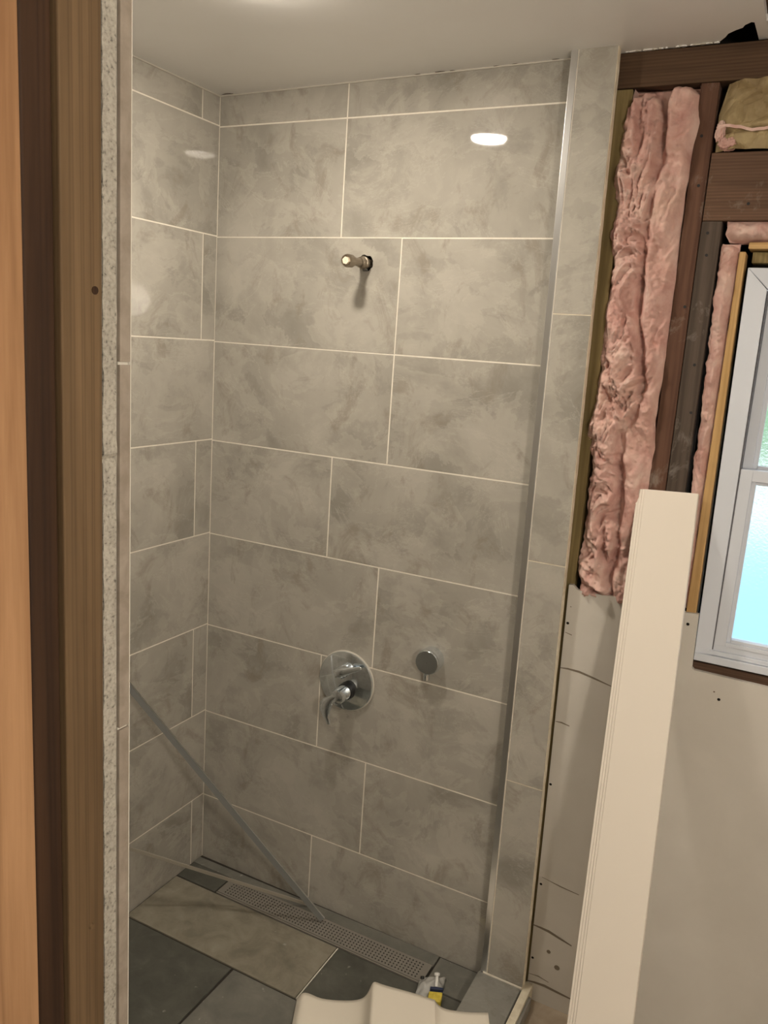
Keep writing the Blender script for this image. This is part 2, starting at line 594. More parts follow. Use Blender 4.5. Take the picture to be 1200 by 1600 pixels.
# low curb between shower and room
mb = MB()
mb.box(1.062, 1.182, -1.575, -.004, -.03, .040, 'dark_joint')
for y0, y1 in ((-.61, -.0505), (-1.22, -.612), (-1.575, -1.222)):
    mb.tile(1.056, 1.184, y0 + .001, y1 - .001, .040, .050, 'tile_curb', '+z', .001)
    mb.tile(1.208, 1.216, y0 + .001, y1 - .001, -.03, .036, 'tile_curb', '+x', .001)
mb.box(1.056, 1.062, -1.575, -.006, -.01, .040, 'tile_curb', (2, 2))
mb.box(1.187, 1.208, -1.575, -.014, -.03, .047, 'backer_pale')
mb.box(1.07, 1.185, -.0545, -.0515, .045, .0535, 'grout')
struct(mb.build('trim_3'))

# ------------------------------------------------------------------ ceiling
mb = MB()
def slab(poly, t=.014):
    n = len(poly)
    vs = [(x, y, ceil_z(x)) for x, y in poly] + [(x, y, ceil_z(x) + t) for x, y in poly]
    fs = [tuple(reversed(range(n))), tuple(range(n, 2 * n))] + [(k, (k + 1) % n, n + (k + 1) % n, n + k) for k in range(n)]
    mb.raw(vs, fs, 'ceiling')
edge = [(x / 100, .004 + .004 * noise.noise(Vector((x * .35, 1, 1)))) for x in range(120, 136, 1)]
slab([(-.3, -4.2), (1.461, -4.2), (1.461, .01), (1.4413, .01), (1.4405, -.03), (1.4385, -.0905), (1.433, -.094), (1.4265, -.088), (1.4200, -.082), (1.4149, -.0688),
      (1.401, -.060), (1.3849, -.045), (1.377, -.026), (1.366, -.008)] + edge[::-1] + [(1.19, .012), (-.3, .012)])
slab([(1.4615, -.091), (3.2, -.091), (3.2, .01), (1.4615, .01)])
slab([(1.56, -4.2), (3.2, -4.2), (3.2, -.0915), (1.56, -.0915)])
slab([(1.4615, -4.2), (1.5595, -4.2), (1.5595, -1.3), (1.4615, -1.3)])
# small ragged chips along the wall joint
for x, y, s in ((.03, -.012, .012), (.045, -.010, .008), (.64, -.006, .006), (.70, -.006, .010), (.735, -.005, .006), (.85, -.005, .005), (.90, -.006, .005), (1.00, -.007, .006), (1.04, -.008, .006)):
    n = 9
    pts = [(x + s * 1.9 * math.cos(2 * PI * k / n) * R.uniform(.5, 1.1), y + s * .45 * math.sin(2 * PI * k / n) * R.uniform(.5, 1.1)) for k in range(n)]
    vs = [(a, b, ceil_z(a) - .0006) for a, b in pts]
    mb.raw(vs, [tuple(reversed(range(n)))], 'mark')
for k in range(34):
    x = R.uniform(1.165, 1.36)
    s_ = R.uniform(.0015, .005)
    n = 7
    pts = [(x + s_ * 1.6 * math.cos(2 * PI * q / n) * R.uniform(.6, 1.1), -.004 + s_ * .8 * math.sin(2 * PI * q / n)) for q in range(n)]
    mb.raw([(a, b, ceil_z(a) - .0022) for a, b in pts] + [(a, b, ceil_z(a)) for a, b in pts],
           [tuple(reversed(range(n)))] + [(q, (q + 1) % n, n + (q + 1) % n, n + q) for q in range(n)], 'caulk' if k % 2 else 'ceiling')
struct(mb.build('ceiling'))
mb = MB()
mb.box(1.455, 1.60, -1.4, .0, 2.515, 2.65, 'old_header')
tag(mb.build('ceiling_joist'), 'old brown ceiling joist glimpsed in the ceiling gap at top right', 'joist')
mb = MB()
mb.box(1.30, 1.455, -.25, .15, 2.60, 2.62, 'hole')  # near-black lining stands in for the shade above the ceiling hole
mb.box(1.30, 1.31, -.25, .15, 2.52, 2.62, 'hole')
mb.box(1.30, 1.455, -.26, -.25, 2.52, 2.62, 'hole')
struct(mb.build('cavity_shade_box'))

# pale caulk bead where the tiles meet the ceiling
mb = MB()
mb.box(.0005, .0035, -1.56, -.0005, 2.4705, 2.4745, 'caulk')
mb.hexa([(.0035, -.0035, 2.4705), (1.05, -.0035, 2.4828), (1.05, -.0005, 2.4828), (.0035, -.0005, 2.4705),
         (.0035, -.0035, 2.4742), (1.05, -.0035, 2.4864), (1.05, -.0005, 2.4864), (.0035, -.0005, 2.4742)], 'caulk')
struct(mb.build('trim_5'))

# rest of the room around the camera
mb = MB()
mb.box(3.2, 3.3, -4.3, .09, -.05, 2.53, 'drywall')
struct(mb.build('wall_right'))
mb = MB()
mb.box(-.5, 3.3, -4.3, -4.2, -.05, 2.53, 'drywall')
struct(mb.build('wall_rear'))
mb = MB()
mb.box(-.5, -.4, -4.2, -1.6, -.05, 2.53, 'drywall')
struct(mb.build('wall_side'))

# ------------------------------------------------------------------ window wall: drywall below, sheathing behind
mb = MB()
Y0, Y1 = -.013, -.0005
outline = [(1.1925, -.05), (3.2, -.05), (3.2, 1.068), (1.80, 1.069), (1.504, 1.0735), (1.4985, 1.078), (1.4955, 1.2145), (1.4666, 1.2125), (1.40, 1.2175),
           (1.315, 1.2185), (1.27, 1.216), (1.225, 1.214), (1.20, 1.2165), (1.188, 1.227), (1.1775, 1.226), (1.1815, .9), (1.1865, .5)]
n = len(outline)
vs = [(x, Y0, z) for x, z in outline] + [(x, Y1, z) for x, z in outline]
mb.raw(vs, [tuple(range(n)), tuple(reversed(range(n, 2 * n)))] + [((k + 1) % n, k, n + k, n + (k + 1) % n) for k in range(n)], 'drywall')
def flat(pts, mt, dy=.0004):
    mb.raw([(x, Y0 - dy, z) for x, z in pts], [tuple(range(len(pts)))], mt)
def disc(x, z, r, mt='hole'):
    flat([(x + r * math.cos(2 * PI * k / 12), z + r * .95 * math.sin(2 * PI * k / 12)) for k in range(12)], mt, .0006)
for x, z in ((1.1860, 1.1237), (1.4748, 1.185), (1.5689, 1.0144), (1.1905, .666), (1.1965, .3639), (1.1975, .1292)):
    disc(x, z, .0038)
disc(1.1888, 1.1688, .0016, 'mark')
disc(1.556, 1.031, .0022, 'mark')
def stroke(pts, wd, mt='mark'):
    up, lo = [], []
    for i, (x, z) in enumerate(pts):
        t = math.sin(PI * min(1, max(.12, (i + .35) / len(pts))))
        up.append((x, z + wd * t)); lo.append((x, z - wd * t))
    flat(lo + up[::-1], mt)
stroke([(1.178, .999), (1.20, 1.001), (1.23, 1.0), (1.27, .992), (1.315, .982)], .003)
stroke([(1.184, .848), (1.20, .849), (1.222, .845)], .0022)
stroke([(1.182, 1.098), (1.20, 1.094)], .0015)
stroke([(1.197, .386), (1.25, .377), (1.302, .372)], .0016)
stroke([(1.186, .232), (1.21, .231), (1.234, .229), (1.26, .222), (1.30, .212)], .0042)
stroke([(1.187, .050), (1.21, .054), (1.239, .056), (1.28, .052), (1.33, .048)], .0042)
stroke([(1.187, .075), (1.22, .078), (1.25, .072)], .0015)
disc(1.24, .167, .006, 'mark')
disc(1.268, .128, .008, 'mark')
struct(mb.build('wall_window'))

mb = MB()
mb.box(1.04, 1.48, .09, .11, -.05, 2.50, 'sheathing')
mb.box(1.48, 2.32, .09, .11, -.05, 1.07, 'sheathing')
mb.box(1.48, 2.32, .09, .11, 2.10, 2.50, 'sheathing')
mb.box(2.32, 3.2, .09, .11, -.05, 2.50, 'sheathing')
mb.box(1.40, 1.4895, .088, .112, 1.0, 2.12, 'hole')  # dark strips added around the window to stop sky light leaking in
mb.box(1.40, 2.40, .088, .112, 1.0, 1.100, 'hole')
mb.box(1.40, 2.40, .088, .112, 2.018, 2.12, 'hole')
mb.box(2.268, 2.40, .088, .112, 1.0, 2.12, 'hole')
mb.box(-.6, 3.35, .115, .14, 2.10, 2.80, 'hole')  # unseen box around the roof space, added to keep sky light out
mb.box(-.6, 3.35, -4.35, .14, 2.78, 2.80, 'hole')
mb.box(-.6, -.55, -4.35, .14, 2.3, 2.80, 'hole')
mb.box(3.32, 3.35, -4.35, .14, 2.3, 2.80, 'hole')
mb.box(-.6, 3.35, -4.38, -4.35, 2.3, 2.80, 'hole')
struct(mb.build('wall_outer_and_light_seal'))

# framing members, each a piece of its own
def lumber(name, x0, x1, z0, z1, mt, label, y0=0.0, y1=.089, group=None, xt=None, bevel=.0022, nails=()):
    mb = MB()
    a, b = xt if xt else (x0, x1)
    mb.hexa([(x0, y0, z0), (x1, y0, z0), (x1, y1, z0), (x0, y1, z0), (a, y0, z1), (b, y0, z1), (b, y1, z1), (a, y1, z1)], mt)
    o = mb.build(name, bevel=bevel)
    tag(o, label, 'lumber', group)
    for x, z in nails:
        nb = MB()
        nb.cyl((x, y0 + .0004, z), (x, y0 - .0010, z), .0034, None, 12, 'steel_dark')
        nb.build('nail_head', o)
    return o

lumber('top_plate', 1.06, 3.2, 2.411, 2.4868, 'old_beam', 'dark brown top plate running along the ceiling above the studs', xt=(1.06, 3.2))
lumber('wall_stud', 1.10, 1.1885, -.04, 2.409, 'treated', 'olive treated stud between the tiled column and the pink insulation')
lumber('wall_stud', 1.3425, 1.3840, -.04, 2.410, 'old_stud', 'reddish brown full height stud at the right of the tall pink insulation', xt=(1.3365, 1.3755),
       nails=((1.352, 2.30), (1.360, 2.195), (1.366, 1.93)))
lumber('jack_stud', 1.3855, 1.4290, -.04, 2.1185, 'old_grey', 'dark grey-brown jack stud between the reddish stud and narrow window insulation', xt=(1.3780, 1.4215),
       nails=((1.3935, 2.093), (1.3975, 2.045), (1.405, 1.80), (1.412, 1.69)))
lumber('window_header', 1.3785, 2.45, 2.119, 2.264, 'old_header', 'reddish brown header beam above the window with white plaster smears', nails=((1.4695, 2.155),))
lumber('rough_jamb', 1.4655, 1.4885, 1.20, 2.053, 'new_pine', 'new yellow pine strip standing beside the white window frame', y0=-.004, y1=.06, xt=(1.4665, 1.4800))
lumber('rough_head', 1.4835, 2.30, 2.0590, 2.0735, 'new_pine_x', 'new yellow pine strip lying across the top of the window', y0=-.006, y1=.06)
lumber('window_shim', 1.492, 2.28, 2.032, 2.0560, 'treated', 'brown wood packer in the gap right above the white window frame', y0=.022, y1=.07)
lumber('rough_sill', 1.43, 2.45, 1.0, 1.089, 'old_header', 'brown sill timber in the dark slot under the white window', y0=.006, y1=.089)

# ------------------------------------------------------------------ insulation
def interp(tab, z):
    tab = sorted(tab, key=lambda q: q[1])
    if z <= tab[0][1]: return tab[0][0]
    for (x0, a), (x1, b) in zip(tab[:-1], tab[1:]):
        if z <= b: return x0 + (x1 - x0) * (z - a) / (b - a)
    return tab[-1][0]


def bil(p):   # billowed fractal: round puffs with sharp creases
    s, a, f = 0, 1, 1
    for k in range(4):
        s += a * (1 - abs(noise.noise(p * f)) * 2.4)
        a *= .5
        f *= 2.1
    return s


def batt(name, Lt, Rt, z0, z1, label, valley=None, amp=.018, front=-.012, back=.07, step=.0028, seed=0.0, rag=.006, tufts=0, vert=.55, crown=None):
    nz = int((z1 - z0) / step)
    nx = max(10, int((Rt[0][0] - Lt[0][0]) / step))
    mb = MB()
    vs, fs = [], []
    W = nx + 5
    off = Vector((seed, seed * 1.7, seed * .3))
    for k in range(nz + 1):
        z = z0 + (z1 - z0) * k / nz
        l, r = interp(Lt, z), interp(Rt, z)
        l += rag * noise.noise(Vector((seed, 1, z * 32))) + rag * .6 * noise.noise(Vector((seed, 4, z * 90)))
        r += rag * .5 * noise.noise(Vector((seed, 7, z * 26)))
        vv = interp([(b, a) for a, b in valley], z) if valley else None
        endt0 = min(1, (z - z0) / .02)
        row = [(l + .004, back, z), (l - .001, .004, z)]
        for i in range(nx + 1):
            s = i / nx
            x = l + (r - l) * s
            p = Vector((x * 17, 0, z * 17 * vert)) + off
            wv = Vector((noise.noise(p * .9 + Vector((5, 0, 0))), 0, noise.noise(p * .9 + Vector((0, 9, 0)))))
            h = amp * (bil(p + wv * .9) - .9) + amp * (.45 if vv is not None and x < vv[0] else .24) * bil((p + wv) * 3.3)
            ed = min(s, 1 - s) * (r - l)
            prof = 1 - math.exp(-(ed / .014) ** 1.2)
            d = .026 * prof
            if vv is not None:
                q = (x - vv[0]) / .010
                d -= vv[1] * math.exp(-q * q)
                # left strand rougher, right strand smoother folds
                if x > vv[0]:
                    h = h * .62 + .006 * (1 - abs(noise.noise(Vector((x * 38 + wv.x * 2, seed, z * 6)))) * 2.0)
            h += .0035 * noise.noise(Vector((x * 160, z * 160, seed)))
            y = front + .014 - d * 1.0 - h * (.35 + .65 * prof)
            y = min(y, .05)
            top = z1
            if crown:
                top -= crown[0] * math.exp(-(((x - crown[1]) / crown[2]) ** 2)) + .03 * max(0, .22 - s) / .22 + .012 * max(0, s - .86) / .14 + .006 * abs(noise.noise(Vector((x * 60, 3, seed))))
            endt = max(0, min(endt0, (top - z) / .016))
            endt = math.sqrt(endt * (2 - endt)) if endt < 1 else 1
            y = y * endt + (1 - endt) * .035
            row.append((x + .004 * wv.x, y, z + .004 * wv.z))
        row += [(r + .001, .004, z), (r - .004, back, z)]
        vs += row
    for k in range(nz):
        for i in range(W - 1):
            a = k * W + i
            fs.append((a, a + 1, a + W + 1, a + W))
        fs.append((k * W + W - 1, k * W, (k + 1) * W, (k + 1) * W + W - 1))
    fs.append(tuple(reversed(range(W))))
    fs.append(tuple(nz * W + i for i in range(W)))
    mb.raw(vs, fs, 'pink', True)
    rr = random.Random(int(seed * 10) + 1)
    for t in range(tufts):
        z = rr.uniform(z0 + .03, z1 - .03)
        l = interp(Lt, z)
        a = Vector((l + .006, rr.uniform(-.018, -.008), z))
        b = a + Vector((-rr.uniform(.005, .011), rr.uniform(-.008, .002), rr.uniform(-.006, .006)))
        mb.cyl(a, b, rr.uniform(.0035, .0060), .0010, 7, 'pink', False)
    o = fix_normals(mb.build(name))
    o.data.set_sharp_from_angle(angle=PI)
    return tag(o, label, 'insulation')


L = [(1.190, 2.404), (1.181, 2.323), (1.172, 2.225), (1.170, 2.205), (1.186, 2.16), (1.188, 2.141), (1.183, 2.09), (1.189, 2.039), (1.190, 1.966), (1.188, 1.891), (1.190, 1.8), (1.188, 1.69),
     (1.178, 1.64), (1.180, 1.597), (1.197, 1.55), (1.197, 1.518), (1.200, 1.437), (1.197, 1.353), (1.193, 1.285), (1.203, 1.228)]
Rr = [(1.334, 2.404), (1.344, 2.328), (1.335, 2.262), (1.334, 2.18), (1.334, 2.097), (1.338, 1.999), (1.336, 1.898), (1.339, 1.811), (1.334, 1.70), (1.334, 1.66), (1.341, 1.599),
      (1.341, 1.498), (1.340, 1.345), (1.338, 1.205)]
VV = [(2.41, (1.262, .050)), (2.32, (1.268, .055)), (2.25, (1.268, .030)), (2.18, (1.266, .016)), (2.10, (1.262, .020)), (2.05, (1.262, .036)), (1.97, (1.265, .044)), (1.90, (1.268, .02)),
      (1.85, (1.280, .036)), (1.76, (1.295, .046)), (1.70, (1.290, .02)), (1.62, (1.262, .022)), (1.50, (1.275, .036)), (1.35, (1.285, .032)), (1.26, (1.275, .044)), (1.2, (1.29, .03))]
def interp_v(tab, z):
    tab = sorted(tab)
    if z <= tab[0][0]: return tab[0][1]
    for (a, p), (b, q) in zip(tab[:-1], tab[1:]):
        if z <= b:
            t = (z - a) / (b - a)
            return (p[0] + (q[0] - p[0]) * t, p[1] + (q[1] - p[1]) * t)
    return tab[-1][1]
_i = interp
def interp(tab, z):
    if isinstance(tab[0][0], tuple):
        return interp_v([(b, a) for a, b in tab], z)
    return _i(tab, z)
batt('insulation_batt', L, Rr, 1.196, 2.409, 'tall torn pink fibreglass batt between the olive stud and reddish stud', valley=VV, seed=2.3, tufts=0, amp=.023, crown=(.05, 1.262, .014))
batt('insulation_strip', [(1.4275, 2.075), (1.4275, 2.0), (1.4275, 1.95), (1.429, 1.874), (1.433, 1.758), (1.436, 1.66), (1.437, 1.62), (1.4325, 1.585), (1.436, 1.55), (1.440, 1.51), (1.437, 1.40), (1.437, 1.215)],
     [(1.4655, 2.075), (1.4645, 1.95), (1.4645, 1.80), (1.4640, 1.22)], 1.2185, 2.070,
     'narrow upright strip of pink insulation between jack stud and yellow pine', amp=.014, front=-.004, back=.012, seed=6.1, step=.0022, rag=.004)
batt('insulation_strip', [(1.434, 2.13), (1.432, 2.09), (1.444, 2.065)], [(2.28, 2.13), (2.28, 2.065)], 2.0745, 2.1185,
     'short pink insulation roll stuffed above the window under the header', amp=.016, front=-.012, back=.012, seed=9.4, step=.0026, rag=.003, vert=.9)

# kraft-faced batt at top right
mb = MB()
nx, nz = 110, 60
x0, x1, z0, z1 = 1.379, 1.86, 2.2665, 2.407
vs, fs = [], []
for k in range(nz + 1):
    for i in range(nx + 1):
        x = x0 + (x1 - x0) * i / nx
        z = z0 + (z1 - z0) * k / nz
        s = (x - x0)
        zz_ = (z - z0) / (z1 - z0)
        lx = .016 * max(0, zz_ - .55) / .45 + .006 * (1 - zz_)
        p = Vector((x * 24, 0, z * 27))
        d = noise.voronoi(p)[0]
        crump = (d[1] - d[0]) * .022
        fold = .012 * math.exp(-((z - (2.305 + .02 * s)) / .006) ** 2)
        edge_ = 1 - math.exp(-(s / .02) ** 2) if s > 0 else 0
        y = .012 - .020 * edge_ - crump * edge_ + fold - .004 * noise.noise(p * .7)
        vs.append((x + lx * max(0, 1 - s / .05), y, z))
for k in range(nz):
    for i in range(nx):
        a = k * (nx + 1) + i
        fs.append((a, a + 1, a + nx + 2, a + nx + 1))
mb.raw(vs, fs, 'kraft', False)
o = mb.build('kraft_faced_insulation')
so = o.modifiers.new('thick', 'SOLIDIFY'); so.thickness = .002; so.offset = 1
tag(o, 'crumpled tan paper faced insulation batt above the header at top right', 'insulation')
mb = MB()
vs, fs = [], []
def blob(mb, c, rx, ry, rz, mt, seed, nn=22, am=.25):
    vs, fs = [], []
    for a in range(nn + 1):
        th = PI * a / nn
        for b in range(2 * nn):
            ph = PI * b / nn
            d = Vector((math.sin(th) * math.cos(ph), math.sin(th) * math.sin(ph), math.cos(th)))
            r = 1 + am * bil(d * 1.6 + Vector((seed, 0, 0))) - am
            vs.append((c[0] + rx * r * d.x, c[1] + ry * r * d.y, c[2] + rz * r * d.z))
    for a in range(nn):
        for b in range(2 * nn):
            b2 = (b + 1) % (2 * nn)
            fs.append((a * 2 * nn + b, a * 2 * nn + b2, (a + 1) * 2 * nn + b2, (a + 1) * 2 * nn + b))
    mb.raw(vs, fs, mt, True)
mb2 = MB(); blob(mb2, (1.411, -.004, 2.279), .020, .016, .014, 'pink', 4.0)
mb2.build('fibre_tuft', o)
mb2 = MB()
pts = [(1.386 + .47 * k / 40, 2.309 + .006 * math.sin(k * .7) + .004 * noise.noise(Vector((k * .5, 0, 0)))) for k in range(41)]
mb2.raw([(x, -.016, z - .003) for x, z in pts] + [(x, -.018, z + .003) for x, z in pts] + [(x, -.010, z) for x, z in pts],
        [(k, k + 1, 42 + k, 41 + k) for k in range(40)] + [(41 + k, 42 + k, 83 + k, 82 + k) for k in range(40)] + [(82 + k, 83 + k, k + 1, k) for k in range(40)], 'pink')
mb2.build('pink_seam', o)
mb2 = MB(); blob(mb2, (1.391, -.004, 2.305), .010, .010, .022, 'pink', 8.0)
mb2.build('fibre_tuft', o)

# ------------------------------------------------------------------ window
win = empty('window_1', (1.487, 0, 1.097))
struct(win)
mb = MB()
X0, X1, Z0, Z1 = 1.4885, 2.27, 1.098, 2.0195
fw = .0475
# mitred outer frame faces
mb.hexa([(X0 + .010, -.002, Z0), (X0 + fw, .004, Z0), (X0 + fw, .085, Z0), (X0 + .010, .085, Z0),
         (X0, -.002, Z1), (X0 + fw - .002, .004, Z1 - .046), (X0 + fw - .002, .085, Z1 - .046), (X0, .085, Z1)], 'vinyl')
mb.hexa([(X0, -.002, Z1), (X0 + fw, .004, Z1 - .046), (X1 - fw, .004, Z1 - .046), (X1, -.002, Z1),
         (X0, .085, Z1), (X0 + fw, .085, Z1 - .046), (X1 - fw, .085, Z1 - .046), (X1, .085, Z1)], 'vinyl')
mb.box(X1 - fw, X1, -.002, .085, Z0, Z1 - .0001, 'vinyl')
mb.box(X0 + .010, X1, -.006, .085, Z0 - .001, Z0 + .018, 'vinyl')
mb.box(X0 + .011, X1, .000, .085, Z0 + .019, Z0 + .030, 'vinyl')
mb.box(X0 + .03, X1 - .03, .006, .085, Z0 + .030, Z0 + .046, 'vinyl')
fix_normals(mb.build('window_frame', win, bevel=.0015))
mb = MB()
mb.box(1.5358, 1.5380, .0035, .06, 1.13, 1.972, 'vinyl_line')
mb.box(1.5700, 1.5712, -.0008, .0, 1.170, 1.5375, 'vinyl_line') if False else None
mb.build('jamb_gasket', win)
def sash(name, x0, x1, z0, z1, y0, y1, st, rt_, rb):
    e = MB()
    e.box(x0, x0 + st, y0, y1, z0, z1, 'vinyl')
    e.box(x1 - st, x1, y0, y1, z0, z1, 'vinyl')
    e.box(x0 + st, x1 - st, y0, y1, z1 - rt_, z1, 'vinyl')
    e.box(x0 + st, x1 - st, y0, y1, z0, z0 + rb, 'vinyl')
    # glazing bead step
    e.box(x0 + st, x0 + st + .010, y0 + .008, y1 - .004, z0 + rb, z1 - rt_, 'vinyl')
    e.box(x1 - st - .010, x1 - st, y0 + .008, y1 - .004, z0 + rb, z1 - rt_, 'vinyl')
    e.box(x0 + st + .010, x1 - st - .010, y0 + .008, y1 - .004, z1 - rt_ - .008, z1 - rt_, 'vinyl')
    e.box(x0 + st + .010, x1 - st - .010, y0 + .004, y1 - .004, z0 + rb, z0 + rb + .008, 'vinyl')
    s_ = e.build(name, win, bevel=.001)
    p_ = MB()
    p_.box(x0 + st + .008, x1 - st - .008, y0 + .016, y0 + .020, z0 + rb + .006, z1 - rt_ - .006, 'frosted')
    p_.build('pane', s_)
    return s_
sash('lower_sash', 1.538, 2.218, 1.143, 1.572, .004, .034, .026, .026, .010)
sash('upper_sash', 1.538, 2.218, 1.545, 1.972, .038, .066, .022, .030, .026)

# ------------------------------------------------------------------ left framing at the near wall
def post(name, x0, x1, y0, y1, mt, label, bevel=.003, z0=-.04, z1=2.47):
    mb = MB()
    mb.box(x0, x1, y0, y1, z0, z1, mt)
    o = mb.build(name, bevel=bevel)
    o.modifiers['bevel'].segments = 4
    return tag(o, label, 'lumber')
o = post('wall_stud', 1.091, XE, -1.6270, -1.5890, 'brown_stud', 'dull brown stud closest to the grey cement board edge at left', .0016)
nb = MB(); nb.cyl((XE - .0005, -1.5965, 1.825), (XE + .0006, -1.5965, 1.825), .0030, None, 14, 'shade_stud'); nb.build('knot', o)
nb = MB(); nb.cyl((XE - .0005, -1.6035, 1.298), (XE + .0020, -1.6035, 1.298), .0030, .0022, 14, 'brown_stud'); nb.build('nail_head', o)
post('wall_stud', 1.084, 1.1772, -1.6560, -1.6295, 'shade_stud', 'dark strip added in place of the shadow band between two left studs', .0025)  # dark piece placed where only a shadow falls on the fir
post('wall_stud', 1.091, XE, -1.7000, -1.6580, 'cedar', 'bright orange fir stud at the far left edge of the photo', .0012)
mb = MB()
mb.hexa([(1.09, -1.9, -.04), (1.176, -1.9, -.04), (1.176, -1.692, -.04), (1.09, -1.692, -.04),
         (1.09, -1.9, 2.47), (1.176, -1.9, 2.47), (1.176, -1.7015, 2.47), (1.09, -1.7015, 2.47)], 'whiteboard')
tag(mb.build('drywall_offcut'), 'pale board sliver beside the orange stud in the lower left corner', 'drywall')

# ------------------------------------------------------------------ leaning white trim board
mb = MB()
tl = Vector((1.3165, -.022, 1.4985)); tr = Vector((1.4565, -.022, 1.5055))
dn = Vector((.0545, -.331, -1.0)) * 1.5
nrm = (tr - tl).cross(dn).normalized()
if nrm.y > 0: nrm = -nrm
bk = -nrm * .018
u = (tr - tl)
def prof(base):
    # profiled left edge: two small steps, then the flat face
    pr = [(0, .0115), (.035, .0115), (.045, .0135), (.080, .0135), (.095, .0162), (.125, .0162), (.138, .018), (.992, .018), (1.0, .0165), (1.0, 0), (0, 0)]
    return [base + u * a + bk + nrm * h for a, h in pr]
a, b = prof(tl), prof(tl + dn)
n = len(a)
mb.raw(a + b, [tuple(reversed(range(n))), tuple(range(n, 2 * n))] + [(k, (k + 1) % n, n + (k + 1) % n, n + k) for k in range(n)], 'whiteboard')
o = fix_normals(mb.build('trim_board'))
tag(o, 'long white primed trim board leaning upright against the studs left of the window', 'trim board')

# ------------------------------------------------------------------ shower valve
def lever(mb, pts, mt, n=14):
    """tapered flat blade: pts = (centre, half width, half thickness), width dir w, thickness dir t"""
    vs, fs = [], []
    m_ = len(pts)
    for (c, hw, ht, wd, td) in pts:
        for k in range(n):
            a = 2 * PI * k / n
            ca, sa = math.cos(a), math.sin(a)
            ex = lambda q: math.copysign(abs(q) ** .7, q)
            vs.append(Vector(c) + Vector(wd) * hw * ex(ca) + Vector(td) * ht * ex(sa))
    for i in range(m_ - 1):
        for k in range(n):
            k2 = (k + 1) % n
            fs.append((i * n + k, i * n + k2, (i + 1) * n + k2, (i + 1) * n + k))
    fs += [tuple(range(n)), tuple(range((m_ - 1) * n, m_ * n))]
    mb.raw(vs, fs, mt, True)


vx, vz = .5380, .7935
valve = empty('shower_valve', (vx, 0, vz))
tag(valve, 'round chrome shower valve plate with two lever handles on the grey tile', 'shower valve')
mb = MB()
mb.lathe((vx, -.0005, vz), (vx, -.0115, vz), [(0, .001), (0, .0915), (.55, .0925), (.85, .0915), (1, .0885), (1, .001)], 96, 'chrome')
mb.build('escutcheon', valve)
mb = MB()
mb.lathe((vx, -.0004, vz), (vx, -.0042, vz), [(0, .090), (0, .0950), (.7, .0948), (1, .0930), (1, .085)], 96, 'caulk')
tag(mb.build('sealing_ring', valve), 'cream sealing ring')
mb = MB()
mb.lathe((.548, -.0115, .768), (.548, -.030, .768), [(0, .027), (.3, .027), (.5, .0255), (1, .0255), (1, .001)], 40, 'black')
mb.build('collar', valve)
mb = MB()
mb.lathe((.548, -.022, .768), (.548, -.078, .768), [(0, .001), (0, .0225), (.25, .0235), (.85, .0225), (.97, .0205), (1, .017), (1, .001)], 40, 'chrome')
dwn = Vector((-.06, 0, -1)).normalized(); sd = Vector((1, 0, -.06)).normalized(); ot = Vector((0, -1, 0))
lever(mb, [((.540, -.066, .768), .014, .012, sd, ot), ((.520, -.070, .752), .020, .010, sd, ot), ((.511, -.073, .735), .0215, .008, sd, ot), ((.510, -.075, .716), .018, .007, sd, ot), ((.515, -.075, .699), .0125, .006, sd, ot), ((.522, -.075, .686), .0095, .0055, sd, ot), ((.524, -.075, .677), .006, .004, sd, ot)], 'chrome')
mb.build('temperature_lever', valve)
mb = MB()
mb.lathe((.546, -.0115, .838), (.546, -.064, .838), [(0, .0185), (.3, .0185), (.9, .0170), (1, .014), (1, .001)], 36, 'chrome')
rg = Vector((.93, 0, .36)).normalized(); pe = Vector((-.36, 0, .93)).normalized()
lever(mb, [((.528, -.056, .832), .013, .008, pe, ot), ((.545, -.058, .839), .015, .010, pe, ot), ((.562, -.056, .846), .012, .008, pe, ot), ((.585, -.050, .855), .0085, .0055, pe, ot), ((.602, -.046, .862), .0065, .004, pe, ot), ((.608, -.045, .864), .004, .002, pe, ot)], 'chrome')
mb.build('diverter_lever', valve)

# hand-shower outlet
outlet = empty('hose_outlet', (.812, 0, .932))
tag(outlet, 'small round chrome hose outlet on the tile right of the shower valve', 'hose outlet')
mb = MB()
mb.lathe((.811, -.0005, .930), (.811, -.040, .930), [(0, .001), (0, .0365), (.75, .0375), (.92, .0365), (1, .0335), (1, .001)], 56, 'chrome')
mb.build('cap', outlet)
mb = MB()
mb.lathe((.806, -.020, .905), (.806, -.020, .872), [(0, .018), (.35, .011), (.6, .0095), (1, .0095), (1, .006), (.8, .001)], 28, 'chrome')
mb.build('nipple', outlet)

# shower arm stub
stub = empty('shower_pipe', (.5185, 0, 2.013))
tag(stub, 'short metal pipe stub with cream plug poking out of the upper tiled wall', 'pipe')
A = Vector((.5190, .034, 2.0150)); B = Vector((.5205, -.112, 2.0075))
D = B - A
mb = MB()
mb.cyl(A, A + D * .86, .0108, None, 28, 'brass')
mb.build('pipe', stub)
mb = MB()
mb.lathe(A + D * .26, A + D * .50, [(0, .0145), (.12, .0155), (.35, .0150), (.40, .0170), (.52, .0170), (.56, .0150), (.9, .0145), (1, .0112)], 28, 'brass')
mb.build('collar', stub)
mb = MB()
mb.lathe(A + D * .80, A + D * 1.0, [(0, .0112), (.15, .0165), (.85, .0172), (1, .0160), (1, .0130), (.9, .0125), (.9, .001)], 28, 'brass')
mb.build('socket', stub)
mb = MB()
mb.lathe(A + D * .96, A + D * 1.035, [(0, .001), (0, .0105), (1, .0098), (1, .001)], 6, 'plug')
tag(mb.build('plug', stub), 'cream hexagonal plug')

